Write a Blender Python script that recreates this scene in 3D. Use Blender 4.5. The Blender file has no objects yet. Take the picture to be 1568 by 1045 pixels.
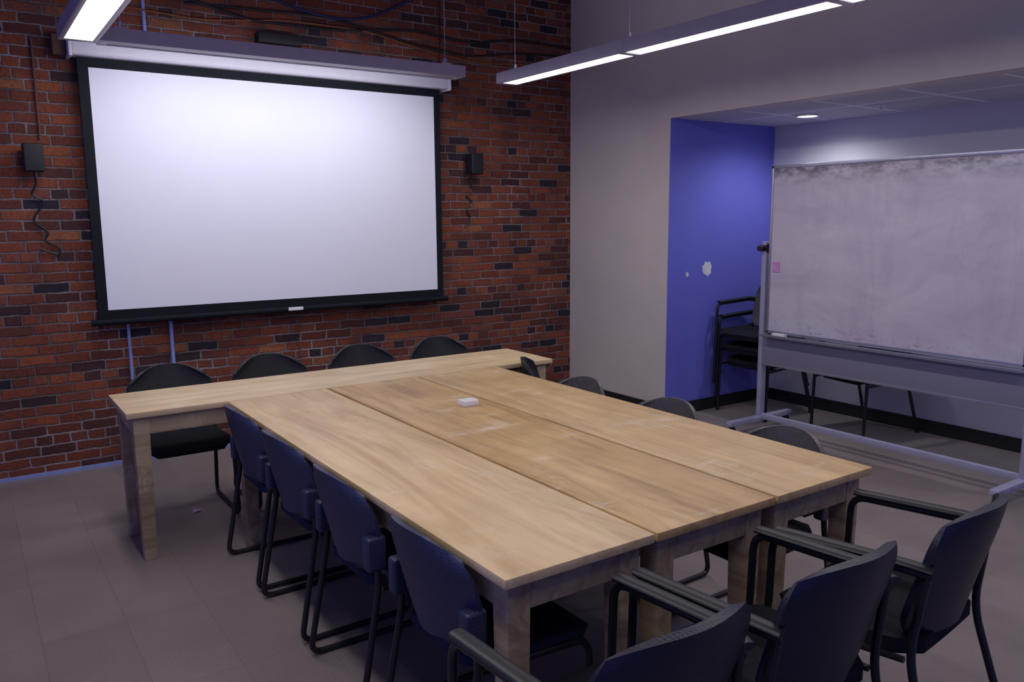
import bpy, bmesh, math, random
from mathutils import Vector, Matrix
random.seed(7)
scene=bpy.context.scene
scene.view_settings.view_transform='Standard'
scene.view_settings.look='None'
# ------------------------------------------------------------------ helpers
def link(ob,parent=None):
    scene.collection.objects.link(ob)
    if parent is not None: ob.parent=parent
    return ob
def empty(name,loc=(0,0,0),rz=0.0,parent=None):
    e=bpy.data.objects.new(name,None); e.location=loc; e.rotation_euler=(0,0,rz); e.empty_display_size=.1
    return link(e,parent)
def mesh_from(bm,name,mats,smooth=True,angle=40):
    me=bpy.data.meshes.new(name); bm.normal_update(); bm.to_mesh(me); bm.free()
    for m in (mats if isinstance(mats,(list,tuple)) else [mats]): me.materials.append(m)
    if smooth:
        me.polygons.foreach_set('use_smooth',[True]*len(me.polygons))
        try: me.set_sharp_from_angle(angle=math.radians(angle))
        except Exception: pass
    return me
def obj(name,me,parent=None,loc=(0,0,0),rot=(0,0,0)):
    o=bpy.data.objects.new(name,me); o.location=loc; o.rotation_euler=rot
    return link(o,parent)
def add_box(bm,lo,hi,bevel=0.0,mi=0,seg=2,taper=None):
    b=bmesh.new()
    lo=Vector(lo);hi=Vector(hi)
    bmesh.ops.create_cube(b,size=1.0)
    c=(lo+hi)/2;s=hi-lo
    for v in b.verts: v.co=Vector((v.co.x*s.x+c.x,v.co.y*s.y+c.y,v.co.z*s.z+c.z))
    if taper:
        for v in b.verts:
            if v.co.z<c.z:
                v.co.x=c.x+(v.co.x-c.x)*taper; v.co.y=c.y+(v.co.y-c.y)*taper
    if bevel>0: bmesh.ops.bevel(b,geom=list(b.edges),offset=bevel,segments=seg,affect='EDGES',profile=.6)
    merge(bm,b,mi)
def merge(bm,b,mi=0):
    mp={}
    for v in b.verts: mp[v]=bm.verts.new(v.co)
    for f in b.faces:
        try:
            nf=bm.faces.new([mp[v] for v in f.verts]); nf.material_index=mi
        except ValueError: pass
    b.free()
def box_obj(name,lo,hi,mat,parent=None,bevel=0.0):
    bm=bmesh.new(); add_box(bm,lo,hi,bevel)
    return obj(name,mesh_from(bm,name,mat),parent)
def round_path(pts,r,n=5,closed=False):
    pts=[Vector(p) for p in pts]; out=[]
    N=len(pts)
    for i,p in enumerate(pts):
        if (i==0 or i==N-1) and not closed: out.append(p); continue
        a=pts[(i-1)%N];b=pts[(i+1)%N]
        da=(a-p);db=(b-p);rr=min(r,da.length*.48,db.length*.48)
        p0=p+da.normalized()*rr;p1=p+db.normalized()*rr
        for k in range(n+1):
            t=k/n; out.append(p0*(1-t)**2+p*2*t*(1-t)+p1*t*t)
    return out
def add_tube(bm,pts,rad,seg=10,mi=0,closed=False,flat=None):
    pts=[Vector(p) for p in pts]; N=len(pts); rings=[]
    tang=[]
    for i in range(N):
        a=pts[(i-1)%N] if (closed or i>0) else pts[i]; b=pts[(i+1)%N] if (closed or i<N-1) else pts[i]
        tang.append((b-a).normalized())
    up=Vector((0,0,1))
    if abs(tang[0].dot(up))>.9: up=Vector((1,0,0))
    nrm=(up-tang[0]*up.dot(tang[0])).normalized()
    for i in range(N):
        t=tang[i]
        nrm=(nrm-t*nrm.dot(t))
        nrm.normalize(); bn=t.cross(nrm)
        ra,rb=(rad,rad) if flat is None else flat
        ring=[bm.verts.new(pts[i]+nrm*math.cos(2*math.pi*k/seg)*ra+bn*math.sin(2*math.pi*k/seg)*rb) for k in range(seg)]
        rings.append(ring)
    M=N if closed else N-1
    for i in range(M):
        A=rings[i];B=rings[(i+1)%N]
        for k in range(seg):
            f=bm.faces.new((A[k],A[(k+1)%seg],B[(k+1)%seg],B[k])); f.material_index=mi
    if not closed:
        f=bm.faces.new(list(reversed(rings[0])));f.material_index=mi
        f=bm.faces.new(rings[-1]);f.material_index=mi
def add_cyl(bm,p0,p1,r,seg=20,mi=0): add_tube(bm,[p0,p1],r,seg,mi)
def shell(fn,nu,nv,thick,name,mat,closed_rim=True):
    bm=bmesh.new()
    P=[[fn(-1+2*i/nu,j/nv) for i in range(nu+1)] for j in range(nv+1)]
    def nr(i,j):
        a=P[j][min(i+1,nu)]-P[j][max(i-1,0)]; b=P[min(j+1,nv)][i]-P[max(j-1,0)][i]
        n=a.cross(b); return n.normalized() if n.length>1e-9 else Vector((0,1,0))
    F=[[bm.verts.new(P[j][i]+nr(i,j)*thick/2) for i in range(nu+1)] for j in range(nv+1)]
    B=[[bm.verts.new(P[j][i]-nr(i,j)*thick/2) for i in range(nu+1)] for j in range(nv+1)]
    for j in range(nv):
        for i in range(nu):
            bm.faces.new((F[j][i],F[j][i+1],F[j+1][i+1],F[j+1][i]))
            bm.faces.new((B[j][i],B[j+1][i],B[j+1][i+1],B[j][i+1]))
    rim=[(0,i) for i in range(nu)]+[(j,nu) for j in range(nv)]+[(nv,i) for i in range(nu,0,-1)]+[(j,0) for j in range(nv,0,-1)]
    for k in range(len(rim)):
        a=rim[k];b=rim[(k+1)%len(rim)]
        bm.faces.new((F[a[0]][a[1]],B[a[0]][a[1]],B[b[0]][b[1]],F[b[0]][b[1]]))
    bmesh.ops.recalc_face_normals(bm,faces=bm.faces)
    return mesh_from(bm,name,mat,True,70)
# ------------------------------------------------------------------ materials
class NT:
    def __init__(s,name):
        s.m=bpy.data.materials.new(name); s.m.use_nodes=True; s.t=s.m.node_tree; s.b=s.t.nodes['Principled BSDF']
    def n(s,typ,**kw):
        nd=s.t.nodes.new(typ)
        for k,v in kw.items():
            if k.startswith('i_'): nd.inputs[k[2:]].default_value=v
            else: setattr(nd,k,v)
        return nd
    def l(s,a,b): s.t.links.new(a,b)
    def math(s,op,a,b=None,c=None):
        nd=s.t.nodes.new('ShaderNodeMath'); nd.operation=op
        for i,v in enumerate((a,b,c)):
            if v is None: continue
            if isinstance(v,(int,float)): nd.inputs[i].default_value=v
            else: s.l(v,nd.inputs[i])
        return nd.outputs[0]
    def mix(s,f,a,b,bt='MIX'):
        nd=s.t.nodes.new('ShaderNodeMix'); nd.data_type='RGBA'; nd.blend_type=bt
        for sock,v in ((nd.inputs[0],f),(nd.inputs[6],a),(nd.inputs[7],b)):
            if isinstance(v,(int,float)): sock.default_value=v
            elif isinstance(v,tuple): sock.default_value=(*v,1)[:4]
            else: s.l(v,sock)
        return nd.outputs[2]
    def ramp(s,f,stops,interp='LINEAR'):
        nd=s.t.nodes.new('ShaderNodeValToRGB'); cr=nd.color_ramp; cr.interpolation=interp
        while len(cr.elements)<len(stops): cr.elements.new(.5)
        for e,(p,c) in zip(cr.elements,stops): e.position=p; e.color=(*c,1) if len(c)==3 else c
        s.l(f,nd.inputs[0]); return nd.outputs[0]
    def coord(s,scale=(1,1,1),kind='Object',loc=(0,0,0)):
        tc=s.t.nodes.new('ShaderNodeTexCoord'); mp=s.t.nodes.new('ShaderNodeMapping')
        mp.inputs['Scale'].default_value=scale; mp.inputs['Location'].default_value=loc
        s.l(tc.outputs[kind],mp.inputs[0]); return mp.outputs[0]
    def noise(s,vec,scale=5,detail=4,rough=.55,dist=0):
        nd=s.t.nodes.new('ShaderNodeTexNoise'); s.l(vec,nd.inputs['Vector'])
        nd.inputs['Scale'].default_value=scale;nd.inputs['Detail'].default_value=detail;nd.inputs['Roughness'].default_value=rough;nd.inputs['Distortion'].default_value=dist
        return nd.outputs[0]
    def bump(s,h,strength=.3,dist=.01):
        nd=s.t.nodes.new('ShaderNodeBump'); nd.inputs['Strength'].default_value=strength; nd.inputs['Distance'].default_value=dist
        s.l(h,nd.inputs['Height']); s.l(nd.outputs[0],s.b.inputs['Normal'])
    def base(s,c):
        if isinstance(c,tuple): s.b.inputs['Base Color'].default_value=(*c,1)
        else: s.l(c,s.b.inputs['Base Color'])
def simple(name,col,rough=.5,metal=0,var=.12,scale=12,bump=0.0,spec=.5):
    m=NT(name); v=m.coord()
    n=m.noise(v,scale,4)
    lo=tuple(c*(1-var) for c in col); hi=tuple(min(1,c*(1+var)) for c in col)
    m.base(m.ramp(n,[(.3,lo),(.7,hi)]))
    m.b.inputs['Roughness'].default_value=rough; m.b.inputs['Metallic'].default_value=metal
    m.b.inputs['Specular IOR Level'].default_value=spec
    if bump: m.bump(m.noise(v,scale*12,3),bump,.003)
    return m.m
def emis(name,col,st):
    m=NT(name); m.base((.8,.8,.8)); m.b.inputs['Emission Color'].default_value=(*col,1); m.b.inputs['Emission Strength'].default_value=st
    return m.m
def brick_mat():
    m=NT('brick_masonry'); tc=m.t.nodes.new('ShaderNodeTexCoord'); sp=m.t.nodes.new('ShaderNodeSeparateXYZ')
    v=tc.outputs['Object']
    nz=m.t.nodes.new('ShaderNodeTexNoise'); nz.inputs['Scale'].default_value=9; nz.inputs['Detail'].default_value=3; m.l(v,nz.inputs['Vector'])
    vm=m.t.nodes.new('ShaderNodeVectorMath'); vm.operation='SUBTRACT'; m.l(nz.outputs[1],vm.inputs[0]); vm.inputs[1].default_value=(.5,.5,.5)
    vs=m.t.nodes.new('ShaderNodeVectorMath'); vs.operation='SCALE'; m.l(vm.outputs[0],vs.inputs[0]); vs.inputs['Scale'].default_value=.018
    va=m.t.nodes.new('ShaderNodeVectorMath'); va.operation='ADD'; m.l(v,va.inputs[0]); m.l(vs.outputs[0],va.inputs[1])
    m.l(va.outputs[0],sp.inputs[0]); X,Z=sp.outputs[0],sp.outputs[2]
    h=.066
    rz=m.math('DIVIDE',Z,h); row=m.math('FLOOR',rz); fz=m.math('FRACT',rz)
    hd=m.math('COMPARE',m.math('MODULO',row,6.0),3.0,.1)
    w=m.math('SUBTRACT',.205,m.math('MULTIPLY',hd,.1025))
    wn=m.n('ShaderNodeTexWhiteNoise',noise_dimensions='1D'); m.l(row,wn.inputs['W'])
    off=m.math('ADD',m.math('MULTIPLY',m.math('MODULO',row,2.0),.5),m.math('MULTIPLY',wn.outputs[0],.25))
    ux=m.math('ADD',m.math('DIVIDE',m.math('ADD',X,40.0),w),off); col=m.math('FLOOR',ux); fx=m.math('FRACT',ux)
    cb=m.t.nodes.new('ShaderNodeCombineXYZ'); m.l(col,cb.inputs[0]); m.l(row,cb.inputs[1])
    w2=m.n('ShaderNodeTexWhiteNoise',noise_dimensions='3D'); m.l(cb.outputs[0],w2.inputs['Vector'])
    rnd=w2.outputs[0]
    big=m.noise(v,.9,2)
    rr=m.math('ADD',m.math('MULTIPLY',rnd,.8),m.math('MULTIPLY',big,.2))
    c=m.ramp(rr,[(0,(.016,.014,.024)),(.14,(.032,.024,.036)),(.21,(.10,.034,.028)),(.36,(.17,.048,.029)),(.54,(.23,.062,.033)),(.72,(.29,.082,.038)),(.84,(.19,.060,.044)),(.93,(.40,.15,.06)),(1,(.12,.05,.05))])
    fine=m.noise(v,55,6,.7)
    c=m.mix(.8,c,m.ramp(fine,[(.25,(.3,.28,.3)),(.55,(1,1,1)),(.8,(1.4,1.25,1.2))]),'MULTIPLY')
    s2=m.noise(v,2.6,7,.7)
    c=m.mix(m.ramp(s2,[(.48,(0,0,0)),(.72,(.7,.7,.7))]),c,(.035,.024,.032))
    s3=m.noise(v,14,5,.7)
    c=m.mix(m.ramp(s3,[(.60,(0,0,0)),(.8,(.5,.5,.5))]),c,(.32,.25,.24))
    dx=m.math('MULTIPLY',m.math('MINIMUM',fx,m.math('SUBTRACT',1.0,fx)),w)
    dz=m.math('MULTIPLY',m.math('MINIMUM',fz,m.math('SUBTRACT',1.0,fz)),h)
    d=m.math('MINIMUM',dx,dz)
    d=m.math('ADD',d,m.math('MULTIPLY',m.math('SUBTRACT',m.noise(v,40,3),.5),.009))
    mask=m.math('MULTIPLY',m.math('SUBTRACT',d,.0040),1/.0035); mk=m.n('ShaderNodeClamp'); m.l(mask,mk.inputs[0])
    mcol=m.ramp(m.noise(v,2.2,5,.6),[(.3,(.08,.055,.060)),(.5,(.20,.155,.160)),(.7,(.40,.34,.36))])
    mcol=m.mix(.5,mcol,m.ramp(fine,[(.3,(.4,.4,.4)),(.7,(1.2,1.2,1.2))]),'MULTIPLY')
    m.base(m.mix(mk.outputs[0],mcol,c))
    m.b.inputs['Roughness'].default_value=.85; m.b.inputs['Specular IOR Level'].default_value=.3
    hh=m.math('ADD',mk.outputs[0],m.math('ADD',m.math('MULTIPLY',fine,.5),m.math('MULTIPLY',rnd,.6)))
    m.bump(hh,.9,.009)
    return m.m
def wood(name,light,dark,seed,scuff=.35,rough=.42,stain=.3):
    m=NT(name); v=m.coord((5,.42,5),loc=(seed,seed*1.7,0)); v2=m.coord((1,1,1),loc=(seed*2,seed,0))
    g=m.noise(v,1.7,7,.6,1.9); g2=m.noise(m.coord((46,1.2,46),loc=(seed,0,0)),2,4,.6)
    c=m.ramp(g,[(.28,dark),(.44,tuple((a*.6+b*.4) for a,b in zip(light,dark))),(.56,light),(.85,tuple(min(1,x*1.10) for x in light))])
    sp=m.t.nodes.new('ShaderNodeSeparateXYZ'); m.l(m.coord(),sp.inputs[0])
    pl=m.math('FLOOR',m.math('DIVIDE',m.math('ADD',sp.outputs[0],seed),.132)); wn=m.n('ShaderNodeTexWhiteNoise',noise_dimensions='1D'); m.l(pl,wn.inputs['W'])
    c=m.mix(.55,c,m.ramp(wn.outputs[0],[(0,(.80,.77,.72)),(1,(1.08,1.08,1.08))]),'MULTIPLY')
    c=m.mix(.22,c,m.ramp(g2,[(.3,(.72,.66,.6)),(.6,(1,1,1))]),'MULTIPLY')
    bl=m.noise(v2,2.6,5,.6)
    c=m.mix(m.ramp(bl,[(.45,(0,0,0)),(.75,(stain,stain,stain))]),c,tuple(x*.62 for x in dark))
    sc=m.noise(m.coord((1.2,2.2,1),loc=(seed,3,0)),3.2,9,.76)
    c=m.mix(m.ramp(sc,[(.55,(0,0,0)),(.69,(scuff,scuff,scuff))]),c,(.80,.72,.60))
    scr=m.noise(m.coord((30,3,1),loc=(seed,1,0)),2.2,6,.75,.8)
    c=m.mix(m.ramp(scr,[(.64,(0,0,0)),(.72,(.30,.30,.30))]),c,(.82,.74,.62))
    sp2=m.noise(v2,30,5,.7)
    c=m.mix(m.ramp(sp2,[(.66,(0,0,0)),(.75,(.65,.65,.65))]),c,tuple(x*.4 for x in dark))
    m.base(c); m.b.inputs['Specular IOR Level'].default_value=.45
    r=m.ramp(sc,[(.3,(rough-.06,)*3),(.7,(rough+.2,)*3)]); m.l(r,m.b.inputs['Roughness'])
    m.bump(m.math('ADD',g,m.math('MULTIPLY',g2,.4)),.12,.003)
    return m.m
def floor_mat():
    m=NT('vinyl_tile_floor'); v=m.coord()
    bt=m.n('ShaderNodeTexBrick',offset=0.0,squash=1.0); m.l(v,bt.inputs['Vector'])
    bt.inputs['Color1'].default_value=(.235,.200,.195,1);bt.inputs['Color2'].default_value=(.26,.222,.215,1);bt.inputs['Mortar'].default_value=(.175,.15,.15,1)
    bt.inputs['Scale'].default_value=1;bt.inputs['Mortar Size'].default_value=.0016;bt.inputs['Brick Width'].default_value=.305;bt.inputs['Row Height'].default_value=.61;bt.inputs['Mortar Smooth'].default_value=.6
    n1=m.noise(v,1.8,6,.6); n2=m.noise(v,90,4,.7); n3=m.noise(v,14,6,.7)
    c=m.mix(.6,bt.outputs[0],m.ramp(n1,[(.3,(.78,.76,.75)),(.7,(1.15,1.12,1.1))]),'MULTIPLY')
    c=m.mix(.5,c,m.ramp(n2,[(.3,(.75,.75,.75)),(.7,(1.2,1.2,1.2))]),'MULTIPLY')
    c=m.mix(m.ramp(n3,[(.64,(0,0,0)),(.8,(.4,.4,.4))]),c,(.10,.08,.08))
    m.base(c); m.l(m.ramp(n1,[(.3,(.34,)*3),(.7,(.52,)*3)]),m.b.inputs['Roughness'])
    m.bump(m.math('SUBTRACT',m.math('MULTIPLY',n2,.2),bt.outputs[1]),.1,.002)
    return m.m
def wall_mat(name,col,var=.06):
    m=NT(name); v=m.coord(); n=m.noise(v,1.3,5,.6); f=m.noise(v,160,3,.6); d=m.noise(v,9,7,.75)
    c=m.ramp(n,[(.3,tuple(x*(1-var) for x in col)),(.7,tuple(min(1,x*(1+var)) for x in col))])
    c=m.mix(m.ramp(d,[(.68,(0,0,0)),(.8,(.25,.25,.25))]),c,tuple(x*.7 for x in col))
    m.base(c); m.b.inputs['Roughness'].default_value=.6; m.b.inputs['Specular IOR Level'].default_value=.35; m.bump(f,.12,.002)
    return m.m
def whiteboard_mat():
    m=NT('whiteboard_surface'); v=m.coord()
    n=m.noise(m.coord((1,1,2.2)),1.6,7,.7,.8); st=m.noise(m.coord((1,1.4,.35)),3.5,7,.75,.6)
    c=m.ramp(n,[(.3,(.58,.51,.61)),(.55,(.68,.62,.71)),(.75,(.76,.72,.80))])
    c=m.mix(m.ramp(st,[(.5,(0,0,0)),(.75,(.45,.45,.45))]),c,(.45,.38,.50))
    sp=m.t.nodes.new('ShaderNodeSeparateXYZ'); m.l(v,sp.inputs[0])
    mr=m.n('ShaderNodeMapRange'); m.l(sp.outputs[2],mr.inputs[0]); mr.inputs[1].default_value=1.84; mr.inputs[2].default_value=1.97
    k=m.math('MULTIPLY',mr.outputs[0],m.ramp(m.noise(m.coord((1,3,6)),2.5,7,.7),[(.42,(0,0,0)),(.60,(.9,.9,.9))]))
    c=m.mix(k,c,(.15,.13,.18))
    mr2=m.n('ShaderNodeMapRange'); m.l(sp.outputs[2],mr2.inputs[0]); mr2.inputs[1].default_value=.95; mr2.inputs[2].default_value=.79
    k2=m.math('MULTIPLY',mr2.outputs[0],m.ramp(m.noise(m.coord((1,4,8)),4,7,.8),[(.55,(0,0,0)),(.65,(.7,.7,.7))]))
    c=m.mix(k2,c,(.22,.20,.28))
    m.base(c); m.b.inputs['Roughness'].default_value=.35
    return m.m
def plastic_perf(name,col,rough=.45):
    m=NT(name); v=m.coord()
    vo=m.n('ShaderNodeTexVoronoi',feature='F1'); vo.inputs['Scale'].default_value=85; vo.inputs['Randomness'].default_value=0; m.l(v,vo.inputs['Vector'])
    n=m.noise(v,8,4)
    c=m.ramp(n,[(.3,tuple(x*.88 for x in col)),(.7,tuple(x*1.12 for x in col))])
    c=m.mix(m.ramp(vo.outputs[0],[(.25,(.55,.55,.55)),(.4,(0,0,0))]),c,tuple(x*.35 for x in col))
    m.base(c); m.b.inputs['Roughness'].default_value=rough
    m.bump(m.ramp(vo.outputs[0],[(.2,(0,0,0)),(.4,(1,1,1))]),.25,.002)
    return m.m
def perf_metal():
    m=NT('perforated_metal'); v=m.coord()
    vo=m.n('ShaderNodeTexVoronoi',feature='F1'); vo.inputs['Scale'].default_value=75; vo.inputs['Randomness'].default_value=0; m.l(v,vo.inputs['Vector'])
    m.base(m.ramp(vo.outputs[0],[(.3,(.10,.09,.14)),(.45,(.28,.27,.37))])); m.b.inputs['Roughness'].default_value=.45; m.b.inputs['Metallic'].default_value=.3
    return m.m
def ceil_tile():
    m=NT('acoustic_ceiling_tile'); v=m.coord()
    bt=m.n('ShaderNodeTexBrick',offset=0.0); m.l(v,bt.inputs['Vector'])
    bt.inputs['Color1'].default_value=(.50,.48,.55,1);bt.inputs['Color2'].default_value=(.56,.54,.62,1);bt.inputs['Mortar'].default_value=(.88,.86,.94,1)
    bt.inputs['Scale'].default_value=1;bt.inputs['Mortar Size'].default_value=.014;bt.inputs['Brick Width'].default_value=.61;bt.inputs['Row Height'].default_value=.61
    f=m.noise(v,120,3,.7)
    m.base(m.mix(.4,bt.outputs[0],m.ramp(f,[(.35,(.8,.8,.8)),(.6,(1.1,1.1,1.1))]),'MULTIPLY')); m.b.inputs['Roughness'].default_value=.8
    m.bump(m.math('ADD',f,bt.outputs[1]),.2,.004)
    return m.m
BRICK=brick_mat(); FLOOR=floor_mat()
WHITE_WALL=wall_mat('painted_drywall_white',(.57,.52,.51)); BLUE_WALL=wall_mat('painted_drywall_blue',(.15,.16,.64),.04)
GREY_WALL=wall_mat('painted_drywall_grey',(.58,.57,.62)); CEIL=wall_mat('ceiling_paint',(.45,.42,.45)); TILE=ceil_tile()
BLACKTRIM=simple('black_vinyl_trim',(.012,.012,.015),.45)
BLUETRIM=simple('pale_blue_trim',(.26,.32,.66),.5)
BLACKM=simple('black_powdercoat',(.010,.010,.014),.38,0,.1)
BLACKP=simple('black_plastic',(.012,.013,.020),.45,0,.15,20,.1)
NAVY=plastic_perf('navy_plastic_backrest',(.034,.041,.095))
NAVY2=plastic_perf('dark_navy_backrest',(.008,.010,.030),.42)
BLACKB=plastic_perf('black_plastic_backrest',(.009,.010,.015),.5)
LITB=plastic_perf('lit_grey_backrest',(.11,.105,.115),.5)  # near-black plastic painted lighter, standing in for fixture light on right-row backs
FABRIC=simple('seat_fabric_black',(.012,.012,.018),.9,0,.25,60,.3,.2)
FABRICB=simple('seat_fabric_blue',(.018,.022,.055),.85,0,.25,60,.3,.2)
ALU=simple('brushed_aluminium',(.42,.42,.52),.32,.7,.08)
LAV=simple('lavender_grey_metal',(.36,.36,.50),.45,.1,.05)
FIX=simple('fixture_housing_paint',(.42,.38,.47),.4,0,.05)
HOUS=simple('screen_housing_white',(.68,.66,.74),.4,0,.04)
SCREEN=simple('projection_screen_fabric',(.82,.83,.93),.75,0,.01,3)
SBLK=simple('screen_border_black',(.007,.009,.014),.7,spec=.2)
LENS=emis('pendant_diffuser',(1.0,.95,.97),2.6)
WB=whiteboard_mat(); PERF=perf_metal()
PAPER=simple('paper_white',(.85,.83,.85),.7,0,.03); PINK=simple('pink_note_paper',(.60,.30,.60),.7)
WPATCH=simple('white_spackle',(.75,.75,.82),.8)
CBLUE=simple('blue_cable_jacket',(.010,.02,.10),.5); CORNG=simple('orange_cable_jacket',(.22,.08,.03),.5)
WBLOCK=simple('rough_brown_wood',(.13,.065,.045),.8)
SPK=simple('speaker_black',(.006,.006,.010),.6)
# ------------------------------------------------------------------ room
ZC=3.55
YO=-1.259; ZH=2.404; XA=1.266; YB=-8.6; XL=-7.2
def wall(name,lo,hi,mat): return box_obj(name,lo,hi,mat)
wall('floor',(XL,YB,-.1),(XA+.15,.15,0),FLOOR)
wall('wall_north',(XL,0,0),(0.0,.2,ZC),BRICK)
wall('wall_east',(0,YO,0),(.14,.2,ZC),WHITE_WALL)
wall('wall_east_header',(0,YB,ZH),(.14,YO,ZC),WHITE_WALL)
wall('wall_alcove_north',(.14,YO,0),(XA+.15,YO+.12,ZH),BLUE_WALL)
wall('trim_jamb',(.0005,YO-.004,0.0),(.14,YO,ZH-.001),BLUE_WALL)
wall('wall_alcove_east',(XA,YB,0),(XA+.15,YO,ZH),GREY_WALL)
wall('ceiling_alcove',(.14,YB,ZH),(XA+.15,YO+.12,ZH+.08),TILE)
wall('ceiling',(XL,YB,ZC),(.14,.2,ZC+.1),CEIL)
wall('baseboard_east',(-.012,YO,0),(0,0,.1),BLACKTRIM)
wall('baseboard_alcove_north',(.0,YO-.014,0),(XA,YO-.004,.1),BLACKTRIM)
wall('baseboard_alcove_east',(XA-.012,YB,0),(XA,YO-.014,.1),BLACKTRIM)
wall('baseboard_north',(XL,-.015,0),(-.012,0,.022),BLUETRIM)
# ------------------------------------------------------------------ tables
def table(name,loc,rz,L,W,mt,ml,H=.75):
    e=empty(name,loc,rz)
    bm=bmesh.new(); add_box(bm,(-W/2,-L/2,H-.028),(W/2,L/2,H),.004)
    obj('table_top',mesh_from(bm,'table_top',mt),e)
    bm=bmesh.new(); i=.035; h=.09; t=.022
    add_box(bm,(-W/2+i+.02,-L/2+i,H-.028-h),(W/2-i-.02,-L/2+i+t,H-.0285),.002)
    add_box(bm,(-W/2+i+.02,L/2-i-t,H-.028-h),(W/2-i-.02,L/2-i,H-.0285),.002)
    add_box(bm,(-W/2+i,-L/2+i+.02,H-.028-h),(-W/2+i+t,L/2-i-.02,H-.0285),.002)
    add_box(bm,(W/2-i-t,-L/2+i+.02,H-.028-h),(W/2-i,L/2-i-.02,H-.0285),.002)
    obj('apron',mesh_from(bm,'apron',ml),e)
    k=0
    for sx in (-1,1):
        for sy in (-1,1):
            k+=1
            cx=sx*(W/2-i-.03);cy=sy*(L/2-i-.033)
            bm=bmesh.new()
            add_box(bm,(cx-.037,cy-.037,0),(cx+.037,cy+.037,H-.0285),.004,taper=.80)
            obj('leg_%d'%k,mesh_from(bm,'leg',ml),e)
    return e
W1=wood('pale_maple_tabletop',(.80,.60,.35),(.60,.40,.21),1.3,.42,.38,.25)
W2=wood('amber_pine_tabletop',(.71,.47,.22),(.43,.25,.11),4.1,.60,.38,.45)
W3=wood('honey_pine_tabletop',(.76,.54,.28),(.55,.35,.165),7.7,.45,.38,.35)
W4=wood('cross_tabletop_pine',(.78,.60,.37),(.58,.42,.24),11.2,.4,.38,.3)
WL=wood('table_leg_lumber',(.54,.42,.27),(.27,.18,.10),15.0,.45,.6,.4)
ymid=(-1.885-4.357)/2; L=2.472
table('wooden_table',(-3.402,ymid,0),0.003,L,.516,W1,WL)
table('wooden_table',(-2.868,ymid,0),0.0,L,.524,W2,WL)
table('wooden_table',(-2.330,ymid,0),0.0,L,.530,W3,WL)
table('wooden_table',(-2.878,-1.618,0),math.radians(90),2.50,.520,W4,WL)
# ------------------------------------------------------------------ chairs
def chair_meshes(backmat,seatmat,tag):
    def bf(u,v):
        w=.200+.032*math.sin(min(1,v*1.6)*math.pi/2)
        if v>.6: 
            t=(v-.6)/.4; w*= (1-t**3*.20)
        if v<.2:
            w*=.80+.20*math.sin(v/.2*math.pi/2)
        z=.480+.340*v-.060*abs(u)**2.4*v*v
        if v<.3: z+=.03*(abs(u)**2)*(1-v/.3)
        y=-.235-.050*v+.075*u*u+.010*math.cos(v*math.pi)
        return Vector((u*w,y,z))
    back=shell(bf,22,20,.014,'backrest_'+tag,backmat)
    bm=bmesh.new()
    def sf(u,v):
        w=.225*(1-.10*(1-v))
        y=-.20+.43*v; 
        z=.445-.012*(1-u*u)*math.sin(v*math.pi) -.03*max(0,(v-.82)/.18)**2
        c=1-.25*max(0,abs(v-.5)*2-.75)/.25
        return Vector((u*w*c,y,z))
    seat=shell(sf,16,16,.03,'seat_'+tag,seatmat)
    for s in (-1,1):
        p=[(s*.208,-.205,.62),(s*.226,-.19,.47),(s*.236,-.275,.012),(s*.236,.20,.012),(s*.225,.19,.425),(s*.20,-.17,.425)]
        add_tube(bm,round_path(p,.05,6),.0115,10)
    add_tube(bm,[(-.22,.10,.42),(.22,.10,.42)],.009,8); add_tube(bm,[(-.22,-.12,.42),(.22,-.12,.42)],.009,8)
    frame=mesh_from(bm,'frame_'+tag,BLACKM)
    bm=bmesh.new()
    for s in (-1,1):
        add_box(bm,(s*.213-.024,-.235,.505),(s*.213+.024,-.165,.625),.014,seg=3)
    br=mesh_from(bm,'bracket_'+tag,backmat)
    return back,seat,frame,br
CM={k:chair_meshes(b,s,k) for k,(b,s) in dict(navy=(NAVY,FABRICB),black=(BLACKB,FABRIC),lit_grey=(LITB,FABRIC)).items()}
def chair(loc,rz,kind,sz=1.0):
    e=empty('meeting_chair',loc,math.radians(rz)); b,s,f,br=CM[kind]; e.scale=(1,1,sz)
    obj('backrest',b,e);obj('seat',s,e);obj('sled_frame',f,e);obj('side_bracket',br,e)
    return e
for y,r in ((-2.25,-90),(-2.80,-89),(-3.38,-90),(-4.0,-90)): chair((-3.465,y,0),r,'navy',.985)
for x,r in ((-3.765,180),(-3.18,181),(-2.58,179),(-1.995,180)): chair((x,-1.275,0),r,'black')
for y,r in ((-2.64,90),(-3.29,91),(-3.94,90)): chair((-2.245,y,0),r,'lit_grey',.965)
chair((-1.715,-2.17,0),-126,'black',.985)
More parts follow.
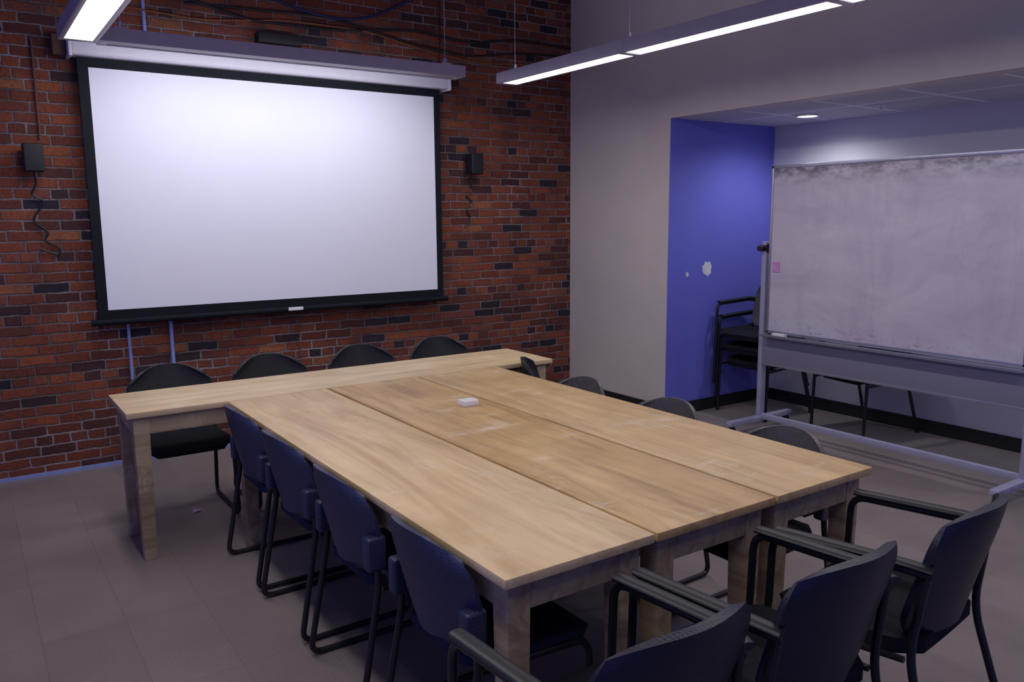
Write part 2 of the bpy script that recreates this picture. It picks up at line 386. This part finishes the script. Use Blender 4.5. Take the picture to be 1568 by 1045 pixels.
def armchair_meshes():
    def bf(u,v):
        w=.220+.014*v
        if v>.7: t=(v-.7)/.3; w*=(1-t**3*.16)
        if v<.25: t=1-v/.25; w*=(1-t**2*.22)
        z=.465+.385*v-.035*abs(u)**3*v
        y=-.235-.070*v+.065*u*u+.012*math.cos(v*math.pi)
        return Vector((u*w,y,z))
    back=shell(bf,22,20,.024,'arm_backrest',NAVY2)
    def sf(u,v):
        c=1-.28*max(0,abs(v-.5)*2-.7)/.3
        return Vector((u*.235*c,-.215+.44*v,.445-.014*(1-u*u)*math.sin(v*math.pi)-.025*max(0,(v-.8)/.2)**2))
    seat=shell(sf,16,16,.045,'arm_seat',FABRIC)
    bm=bmesh.new()
    for s in (-1,1):
        p=[(s*.255,.235,.011),(s*.255,.215,.672),(s*.255,-.17,.690),(s*.222,-.240,.675)]
        add_tube(bm,round_path(p,.055,6),.012,10)
        p=[(s*.252,-.33,.011),(s*.238,-.20,.43),(s*.225,-.235,.71)]
        add_tube(bm,round_path(p,.08,6),.012,10)
        add_tube(bm,[(s*.255,.215,.40),(s*.238,-.19,.42)],.010,8)
        add_cyl(bm,(s*.255,.235,0),(s*.255,.235,.02),.016,12);add_cyl(bm,(s*.252,-.33,0),(s*.252,-.33,.02),.016,12)
    add_tube(bm,[(-.25,.13,.41),(.25,.13,.41)],.010,8);add_tube(bm,[(-.24,-.13,.42),(.24,-.13,.42)],.010,8)
    frame=mesh_from(bm,'arm_frame',BLACKM)
    bm=bmesh.new()
    for s in (-1,1):
        p=[(s*.255,.20,.690),(s*.255,.0,.700),(s*.255,-.17,.708),(s*.232,-.245,.697)]
        add_tube(bm,round_path(p,.05,5),.02,12,flat=(.011,.024))
    pads=mesh_from(bm,'armrest',BLACKP)
    return back,seat,frame,pads
AM=armchair_meshes()
def armchair(loc,rz,name='armchair',parent=None):
    e=empty(name,loc,math.radians(rz),parent); b,s,f,p=AM
    obj('backrest',b,e);obj('seat',s,e);obj('leg_frame',f,e);obj('armrests',p,e)
    return e
armchair((-3.575,-4.61,0),1); armchair((-3.0,-4.61,0),1); armchair((-2.425,-4.61,0),7)
st=empty('stacked_armchairs',(.78,-1.60,0))
for i in range(3): armchair((-.03*i,.0,.12*i),88,'stacked_chair_%d'%(i+1),st)
armchair((.93,-2.42,0),80)
# ------------------------------------------------------------------ projection screen
s=empty('projection_screen')
bm=bmesh.new(); add_box(bm,(-3.985,-.104,.985),(-1.415,-.100,2.66)); obj('black_border',mesh_from(bm,'border',SBLK),s)
bm=bmesh.new(); add_box(bm,(-3.925,-.1065,1.065),(-1.470,-.1042,2.595)); obj('screen_surface',mesh_from(bm,'surf',SCREEN),s)
bm=bmesh.new(); add_tube(bm,[(-4.03,-.103,.985),(-1.375,-.103,.985)],.018,12,flat=(.020,.014)); obj('bottom_bar',mesh_from(bm,'bar',SBLK),s)
bm=bmesh.new(); add_box(bm,(-4.02,-.17,2.655),(-1.36,-.03,2.775),.02,seg=3)
obj('roller_housing',mesh_from(bm,'housing',HOUS),s)
bm=bmesh.new(); add_box(bm,(-4.035,-.18,2.645),(-4.015,-.001,2.785),.006); add_box(bm,(-1.365,-.18,2.645),(-1.345,-.001,2.785),.006); obj('end_cap',mesh_from(bm,'cap',HOUS),s)
bm=bmesh.new(); add_box(bm,(-2.73,-.1235,.978),(-2.62,-.118,1.002),.001); obj('label',mesh_from(bm,'label',PAPER),s)
box_obj('wood_block',(-4.11,-.09,2.66),(-4.04,0,2.78),WBLOCK,None,.004)
# ------------------------------------------------------------------ speakers + wires
def speaker(x,z,wire):
    e=empty('wall_speaker',(x,0,z))
    bm=bmesh.new(); add_box(bm,(-.055,-.16,-.085),(.055,-.05,.085),.010,seg=3); obj('cabinet',mesh_from(bm,'cab',SPK),e)
    bm=bmesh.new(); add_cyl(bm,(0,-.05,0),(0,0,0),.016,12); add_box(bm,(-.03,-.012,-.04),(.03,0,.04),.003); obj('bracket',mesh_from(bm,'brk',BLACKM),e)
    bm=bmesh.new(); add_tube(bm,round_path([(0,-.055,-.07)]+wire,.03,4),.006,8); obj('wire',mesh_from(bm,'wire',BLACKM),e)
speaker(-4.27,2.03,[(.01,-.03,-.16),(-.03,-.02,-.22),(.05,-.02,-.26),(.0,-.02,-.33),(-.03,-.02,-.38),(.06,-.02,-.46),(.02,-.02,-.50),(.11,-.02,-.56),(.10,-.02,-.60),(.0,-.02,-.56)])
speaker(-1.095,2.085,[(-.01,-.03,-.14),(.03,-.02,-.2),(-.04,-.02,-.26),(.03,-.02,-.31),(-.04,-.02,-.38),(.01,-.02,-.44),(-.05,-.02,-.52)])
def cond(name,pts,r,mat):
    bm=bmesh.new(); add_tube(bm,round_path(pts,.12,8),r,10); return obj(name,mesh_from(bm,name,mat))
cond('wall_conduit',[(-3.80,-.014,0.03),(-3.80,-.014,1.0)],.011,BLUETRIM)
cond('wall_conduit',[(-3.53,-.016,0.03),(-3.53,-.016,1.0)],.013,BLUETRIM)
cond('wall_conduit',[(-4.215,-.014,2.15),(-4.215,-.014,2.75)],.007,WBLOCK)
cond('wall_conduit',[(-3.56,-.014,2.79),(-3.56,-.014,ZC)],.012,BLUETRIM)
cond('wall_cable',[(-2.62,-.02,.97),(-2.62,-.012,.60),(-2.60,-.012,.03)],.004,WBLOCK)
cond('overhead_cable',[(-3.0,-.03,3.27),(-2.5,-.04,3.13),(-2.2,-.04,3.10),(-1.95,-.04,3.15),(-1.6,-.03,3.33),(-1.2,-.02,3.5)],.010,CBLUE)
cond('overhead_cable',[(-4.6,-.02,3.00),(-3.9,-.02,3.02),(-3.2,-.03,2.98),(-2.6,-.03,3.05),(-2.0,-.03,3.05),(-1.5,-.03,2.96),(-1.0,-.02,2.91),(-.45,-.02,2.95),(-.05,-.02,2.92)],.006,CORNG)
cond('overhead_cable',[(-3.3,-.02,3.08),(-2.3,-.02,3.12),(-1.7,-.03,3.01),(-1.1,-.03,2.95),(-.6,-.02,3.03),(-.02,-.02,3.06)],.008,BLACKM)
cond('overhead_cable',[(-4.4,-.02,3.10),(-3.4,-.02,3.14),(-2.9,-.03,3.02),(-2.3,-.03,3.02),(-1.6,-.03,3.10),(-1.1,-.03,3.06),(-.6,-.02,3.14),(-.02,-.02,3.13)],.009,BLACKM)
cond('overhead_cable',[(-1.36,-.03,3.5),(-1.35,-.03,3.1),(-1.38,-.03,2.80)],.005,BLACKM)
bm=bmesh.new(); add_box(bm,(-2.84,-.10,2.87),(-2.52,0,2.94),.008); obj('control_box',mesh_from(bm,'control_box',SPK))
cond('wall_hook',[(0,-.06,2.98),(-.05,-.12,2.96),(-.03,-.2,3.03)],.006,BLACKM)
# ------------------------------------------------------------------ pendant fixtures
ZF=2.60
def fixture(x0,y0,x1,y1,lit,power,w=.17,h=.075,gaps=()):
    e=empty('linear_pendant_light',((x0+x1)/2,(y0+y1)/2,ZF))
    L=math.hypot(x1-x0,y1-y0); a=math.atan2(y1-y0,x1-x0); e.rotation_euler=(0,0,a)
    bm=bmesh.new(); lip=.028
    add_box(bm,(-L/2,-w/2,0),(L/2,-w/2+lip,h),.006); add_box(bm,(-L/2,w/2-lip,0),(L/2,w/2,h),.006)
    add_box(bm,(-L/2+.002,-w/2+.02,.02 if lit else .004),(L/2-.002,w/2-.02,h),.004)
    add_box(bm,(-L/2,-w/2+.01,.001),(-L/2+.05,w/2-.01,h),.004); add_box(bm,(L/2-.05,-w/2+.01,.001),(L/2,w/2-.01,h),.004)
    obj('channel',mesh_from(bm,'channel',FIX),e)
    bm=bmesh.new()
    n=max(2,int(L/1.2)+1)
    for i in range(n):
        px=-L/2+.12+(L-.24)*i/(n-1)
        add_box(bm,(px-.04,-.03,h),(px+.04,.03,h+.018),.006); add_cyl(bm,(px,0,h+.01),(px,0,h+.05),.012,12)
        add_tube(bm,[(px,0,h+.04),(px,0,ZC-ZF)],.0025,6)
    obj('hanger',mesh_from(bm,'hanger',ALU),e)
    for g in gaps:
        bm=bmesh.new(); add_box(bm,(g-.025,-w/2-.002,-.003),(g+.025,w/2+.002,h+.002),.002); obj('joint',mesh_from(bm,'joint',FIX),e)
    def lamp(nm,a0,a1,sy,z,en,up=False):
        ld=bpy.data.lights.new(nm,'AREA'); ld.shape='RECTANGLE'; ld.size=a1-a0; ld.size_y=sy; ld.energy=en*(a1-a0); ld.color=(1.0,.95,.94)
        lo=bpy.data.objects.new(nm,ld); lo.location=((a0+a1)/2,0,z)
        if up: lo.rotation_euler=(math.pi,0,0)
        link(lo,e)
    if lit:
        segs=[];cur=-L/2+.055
        for g in list(gaps)+[L/2-.022]:
            segs.append((cur,g-.028)); cur=g+.028
        for (a0,a1) in segs:
            bm=bmesh.new(); add_box(bm,(a0,-w/2+lip-.004,.001),(a1,w/2-lip+.004,.019),.003); obj('diffuser',mesh_from(bm,'diffuser',LENS),e)
            lamp('tube_lamp',a0,a1,w-2*lip-.002,-.002,power)
        lamp('added_uplight',-L/2+.1,L/2-.1,.05,h+.004,power*.22,True)  # added upward light, no tube seen; brightens ceiling, header and upper brick
    return e
fixture(-1.29,-5.9,-1.29,-.87,True,6.3,gaps=(-2.0,-.215,1.185))
fixture(-4.07,-5.9,-4.07,-.87,True,6.3,w=.19,gaps=(-2.4,.0,))
cr=fixture(-3.975,-.90,-1.71,-.93,False,0,w=.15)
ld=bpy.data.lights.new('added_screen_wash','AREA'); ld.shape='RECTANGLE'; ld.size=2.1; ld.size_y=.05; ld.energy=21; ld.color=(.91,.92,1.0)  # added area light hidden behind the unlit crosspiece, brightens screen and nearby brick
lo=bpy.data.objects.new('added_screen_wash',ld); lo.location=(0,.084,.03); lo.rotation_euler=(math.radians(34),0,0); link(lo,cr)
# ------------------------------------------------------------------ recessed alcove lights + sprinkler
def downlight(x,y,p):
    e=empty('recessed_downlight',(x,y,ZH))
    bm=bmesh.new()
    ring=[(math.cos(t)*.082,math.sin(t)*.082,-.004) for t in [2*math.pi*k/32 for k in range(32)]]
    add_tube(bm,ring,.009,8,closed=True); obj('trim_ring',mesh_from(bm,'ring',HOUS),e)
    bm=bmesh.new(); add_cyl(bm,(0,0,-.004),(0,0,-.001),.076,32); obj('lamp_lens',mesh_from(bm,'lens',emis('lamp_lens_glow',(1,.93,.9),6)),e)
    ld=bpy.data.lights.new('downlight_lamp','SPOT'); ld.energy=p; ld.spot_size=math.radians(160); ld.spot_blend=.7; ld.shadow_soft_size=.07; ld.color=(.90,.91,1)
    lo=bpy.data.objects.new('downlight_lamp',ld); lo.location=(0,0,-.02); link(lo,e)
downlight(.79,-1.93,32); downlight(.79,-4.4,28)
e=empty('ceiling_sprinkler',(.73,-2.57,ZH)); bm=bmesh.new(); add_cyl(bm,(0,0,-.008),(0,0,0),.035,20); add_cyl(bm,(0,0,-.03),(0,0,0),.008,10); add_cyl(bm,(0,0,-.034),(0,0,-.03),.018,14); obj('head',mesh_from(bm,'head',HOUS),e)
# ------------------------------------------------------------------ mobile whiteboard
wb=empty('mobile_whiteboard')
y0,y1=-1.995,-3.806; xb=.345
def wbbox(nm,lo,hi,m,b=.003):
    bm=bmesh.new(); add_box(bm,lo,hi,b); return obj(nm,mesh_from(bm,nm,m),wb)
wbbox('board_panel',(xb-.012,y1,.775),(xb+.012,y0,1.995),WB,.001)
bm=bmesh.new(); t=.018
for (a,b,c,d) in ((y1-.012,y0+.012,1.985,2.008),(y1-.012,y0+.012,.758,.782)): add_box(bm,(xb-t,a,c),(xb+t,b,d),.003)
for (a,b) in ((y0-.008,y0+.014),(y1-.014,y1+.008)): add_box(bm,(xb-t,a,.762),(xb+t,b,2.005),.003)
obj('board_frame',mesh_from(bm,'board_frame',ALU),wb)
bm=bmesh.new()
for yy in (y0+.048,y1-.048):
    add_box(bm,(xb-.028,yy-.020,.09),(xb+.028,yy+.020,1.45),.006)
    add_box(bm,(xb-.36,yy-.028,.065),(xb+.36,yy+.028,.105),.010)
add_box(bm,(xb-.02,y1-.05,.085),(xb+.02,y0+.05,.125),.006)
obj('stand',mesh_from(bm,'stand',LAV),wb)
bm=bmesh.new()
for yy,sg in ((y0+.048,1),(y1-.048,-1)):
    add_cyl(bm,(xb,yy-.03,1.40),(xb,yy+.03,1.40),.036,20); add_cyl(bm,(xb-.03,yy+.01*sg,1.40),(xb-.07,yy+.01*sg,1.40),.022,14)
    for xx in (xb-.32,xb+.32):
        add_cyl(bm,(xx,yy-.012,.03),(xx,yy+.012,.03),.03,18); add_box(bm,(xx-.014,yy-.016,.03),(xx+.014,yy+.016,.068),.003)
obj('knobs_and_casters',mesh_from(bm,'knobs',BLACKP),wb)
wbbox('lower_panel',(xb-.030,y1-.03,.52),(xb-.018,y0+.03,.735),PERF,.002)
bm=bmesh.new()
add_box(bm,(xb-.034,y1-.03,.728),(xb+.03,y0+.03,.742),.003);add_box(bm,(xb-.034,y1-.03,.512),(xb-.012,y0+.03,.528),.003)
add_box(bm,(xb-.10,y1-.03,.742),(xb+.0,y0+.0,.75),.003); add_box(bm,(xb-.104,y1-.03,.742),(xb-.098,y0+.0,.762),.002)
obj('marker_tray',mesh_from(bm,'tray',ALU),wb)
bm=bmesh.new(); add_box(bm,(xb-.085,-2.20,.7505),(xb-.045,-2.09,.775),.004); obj('eraser',mesh_from(bm,'eraser',PAPER),wb)
bm=bmesh.new(); add_cyl(bm,(xb-.07,-2.24,.758),(xb-.07,-2.36,.758),.0075,10); obj('marker',mesh_from(bm,'marker',BLACKP),wb)
bm=bmesh.new(); add_box(bm,(xb-.0165,-2.085,1.225),(xb-.0125,-2.02,1.30)); obj('sticky_note',mesh_from(bm,'note',PINK),wb)
# ------------------------------------------------------------------ small things
def patch(name,cx,cz,r,seed):
    random.seed(seed); bm=bmesh.new(); n=22; v=[]
    for k in range(n):
        a=2*math.pi*k/n; rr=r*(.75+.35*random.random()); v.append((cx+math.cos(a)*rr*1.0,cz+math.sin(a)*rr*1.1))
    A=[bm.verts.new((x,YO-.0005,z)) for x,z in v];B=[bm.verts.new((x,YO-.003,z)) for x,z in v]
    bm.faces.new(A);bm.faces.new(list(reversed(B)))
    for k in range(n): bm.faces.new((A[k],B[k],B[(k+1)%n],A[(k+1)%n]))
    bmesh.ops.recalc_face_normals(bm,faces=bm.faces)
    obj(name,mesh_from(bm,name,WPATCH,False))
patch('wall_spackle_patch',.46,1.21,.058,3); patch('wall_spackle_patch',.225,1.17,.018,4)
e=empty('table_outlet_puck',(-2.735,-2.665,.75)); bm=bmesh.new(); add_box(bm,(-.04,-.035,0),(.04,.035,.028),.006); add_box(bm,(-.02,-.015,.027),(.02,.015,.031),.002); obj('body',mesh_from(bm,'puck',PAPER),e)
bm=bmesh.new(); A=[bm.verts.new(p) for p in ((0,0,.003),(.05,.01,.010),(.045,.035,.004),(.012,.04,.014))]; bm.faces.new(A)
g=bmesh.ops.extrude_face_region(bm,geom=bm.faces[:]); bmesh.ops.translate(bm,verts=[v for v in g['geom'] if isinstance(v,bmesh.types.BMVert)],vec=(0,0,.002))
o=obj('paper_scrap',mesh_from(bm,'scrap',PINK,False)); o.location=(-3.74,-1.30,0)
# ------------------------------------------------------------------ world + camera
w=bpy.data.worlds.new('dusk'); scene.world=w; w.use_nodes=True
bg=w.node_tree.nodes['Background']; bg.inputs[0].default_value=(.17,.19,.70,1); bg.inputs[1].default_value=.60
cam=bpy.data.cameras.new('camera'); co=bpy.data.objects.new('camera',cam); link(co)
yaw,pit,rol=.598,.152,-.008
d=Vector((math.sin(yaw)*math.cos(pit),math.cos(yaw)*math.cos(pit),-math.sin(pit)))
r0=Vector((math.cos(yaw),-math.sin(yaw),0)); u0=r0.cross(d)
R=r0*math.cos(rol)+u0*math.sin(rol); U=-r0*math.sin(rol)+u0*math.cos(rol)
M=Matrix((R,U,-d)).transposed().to_4x4(); M.translation=Vector((-4.713,-5.948,1.648)); co.matrix_world=M
cam.sensor_width=36; cam.lens=1240.75/1568*36; cam.clip_start=.02
scene.camera=co
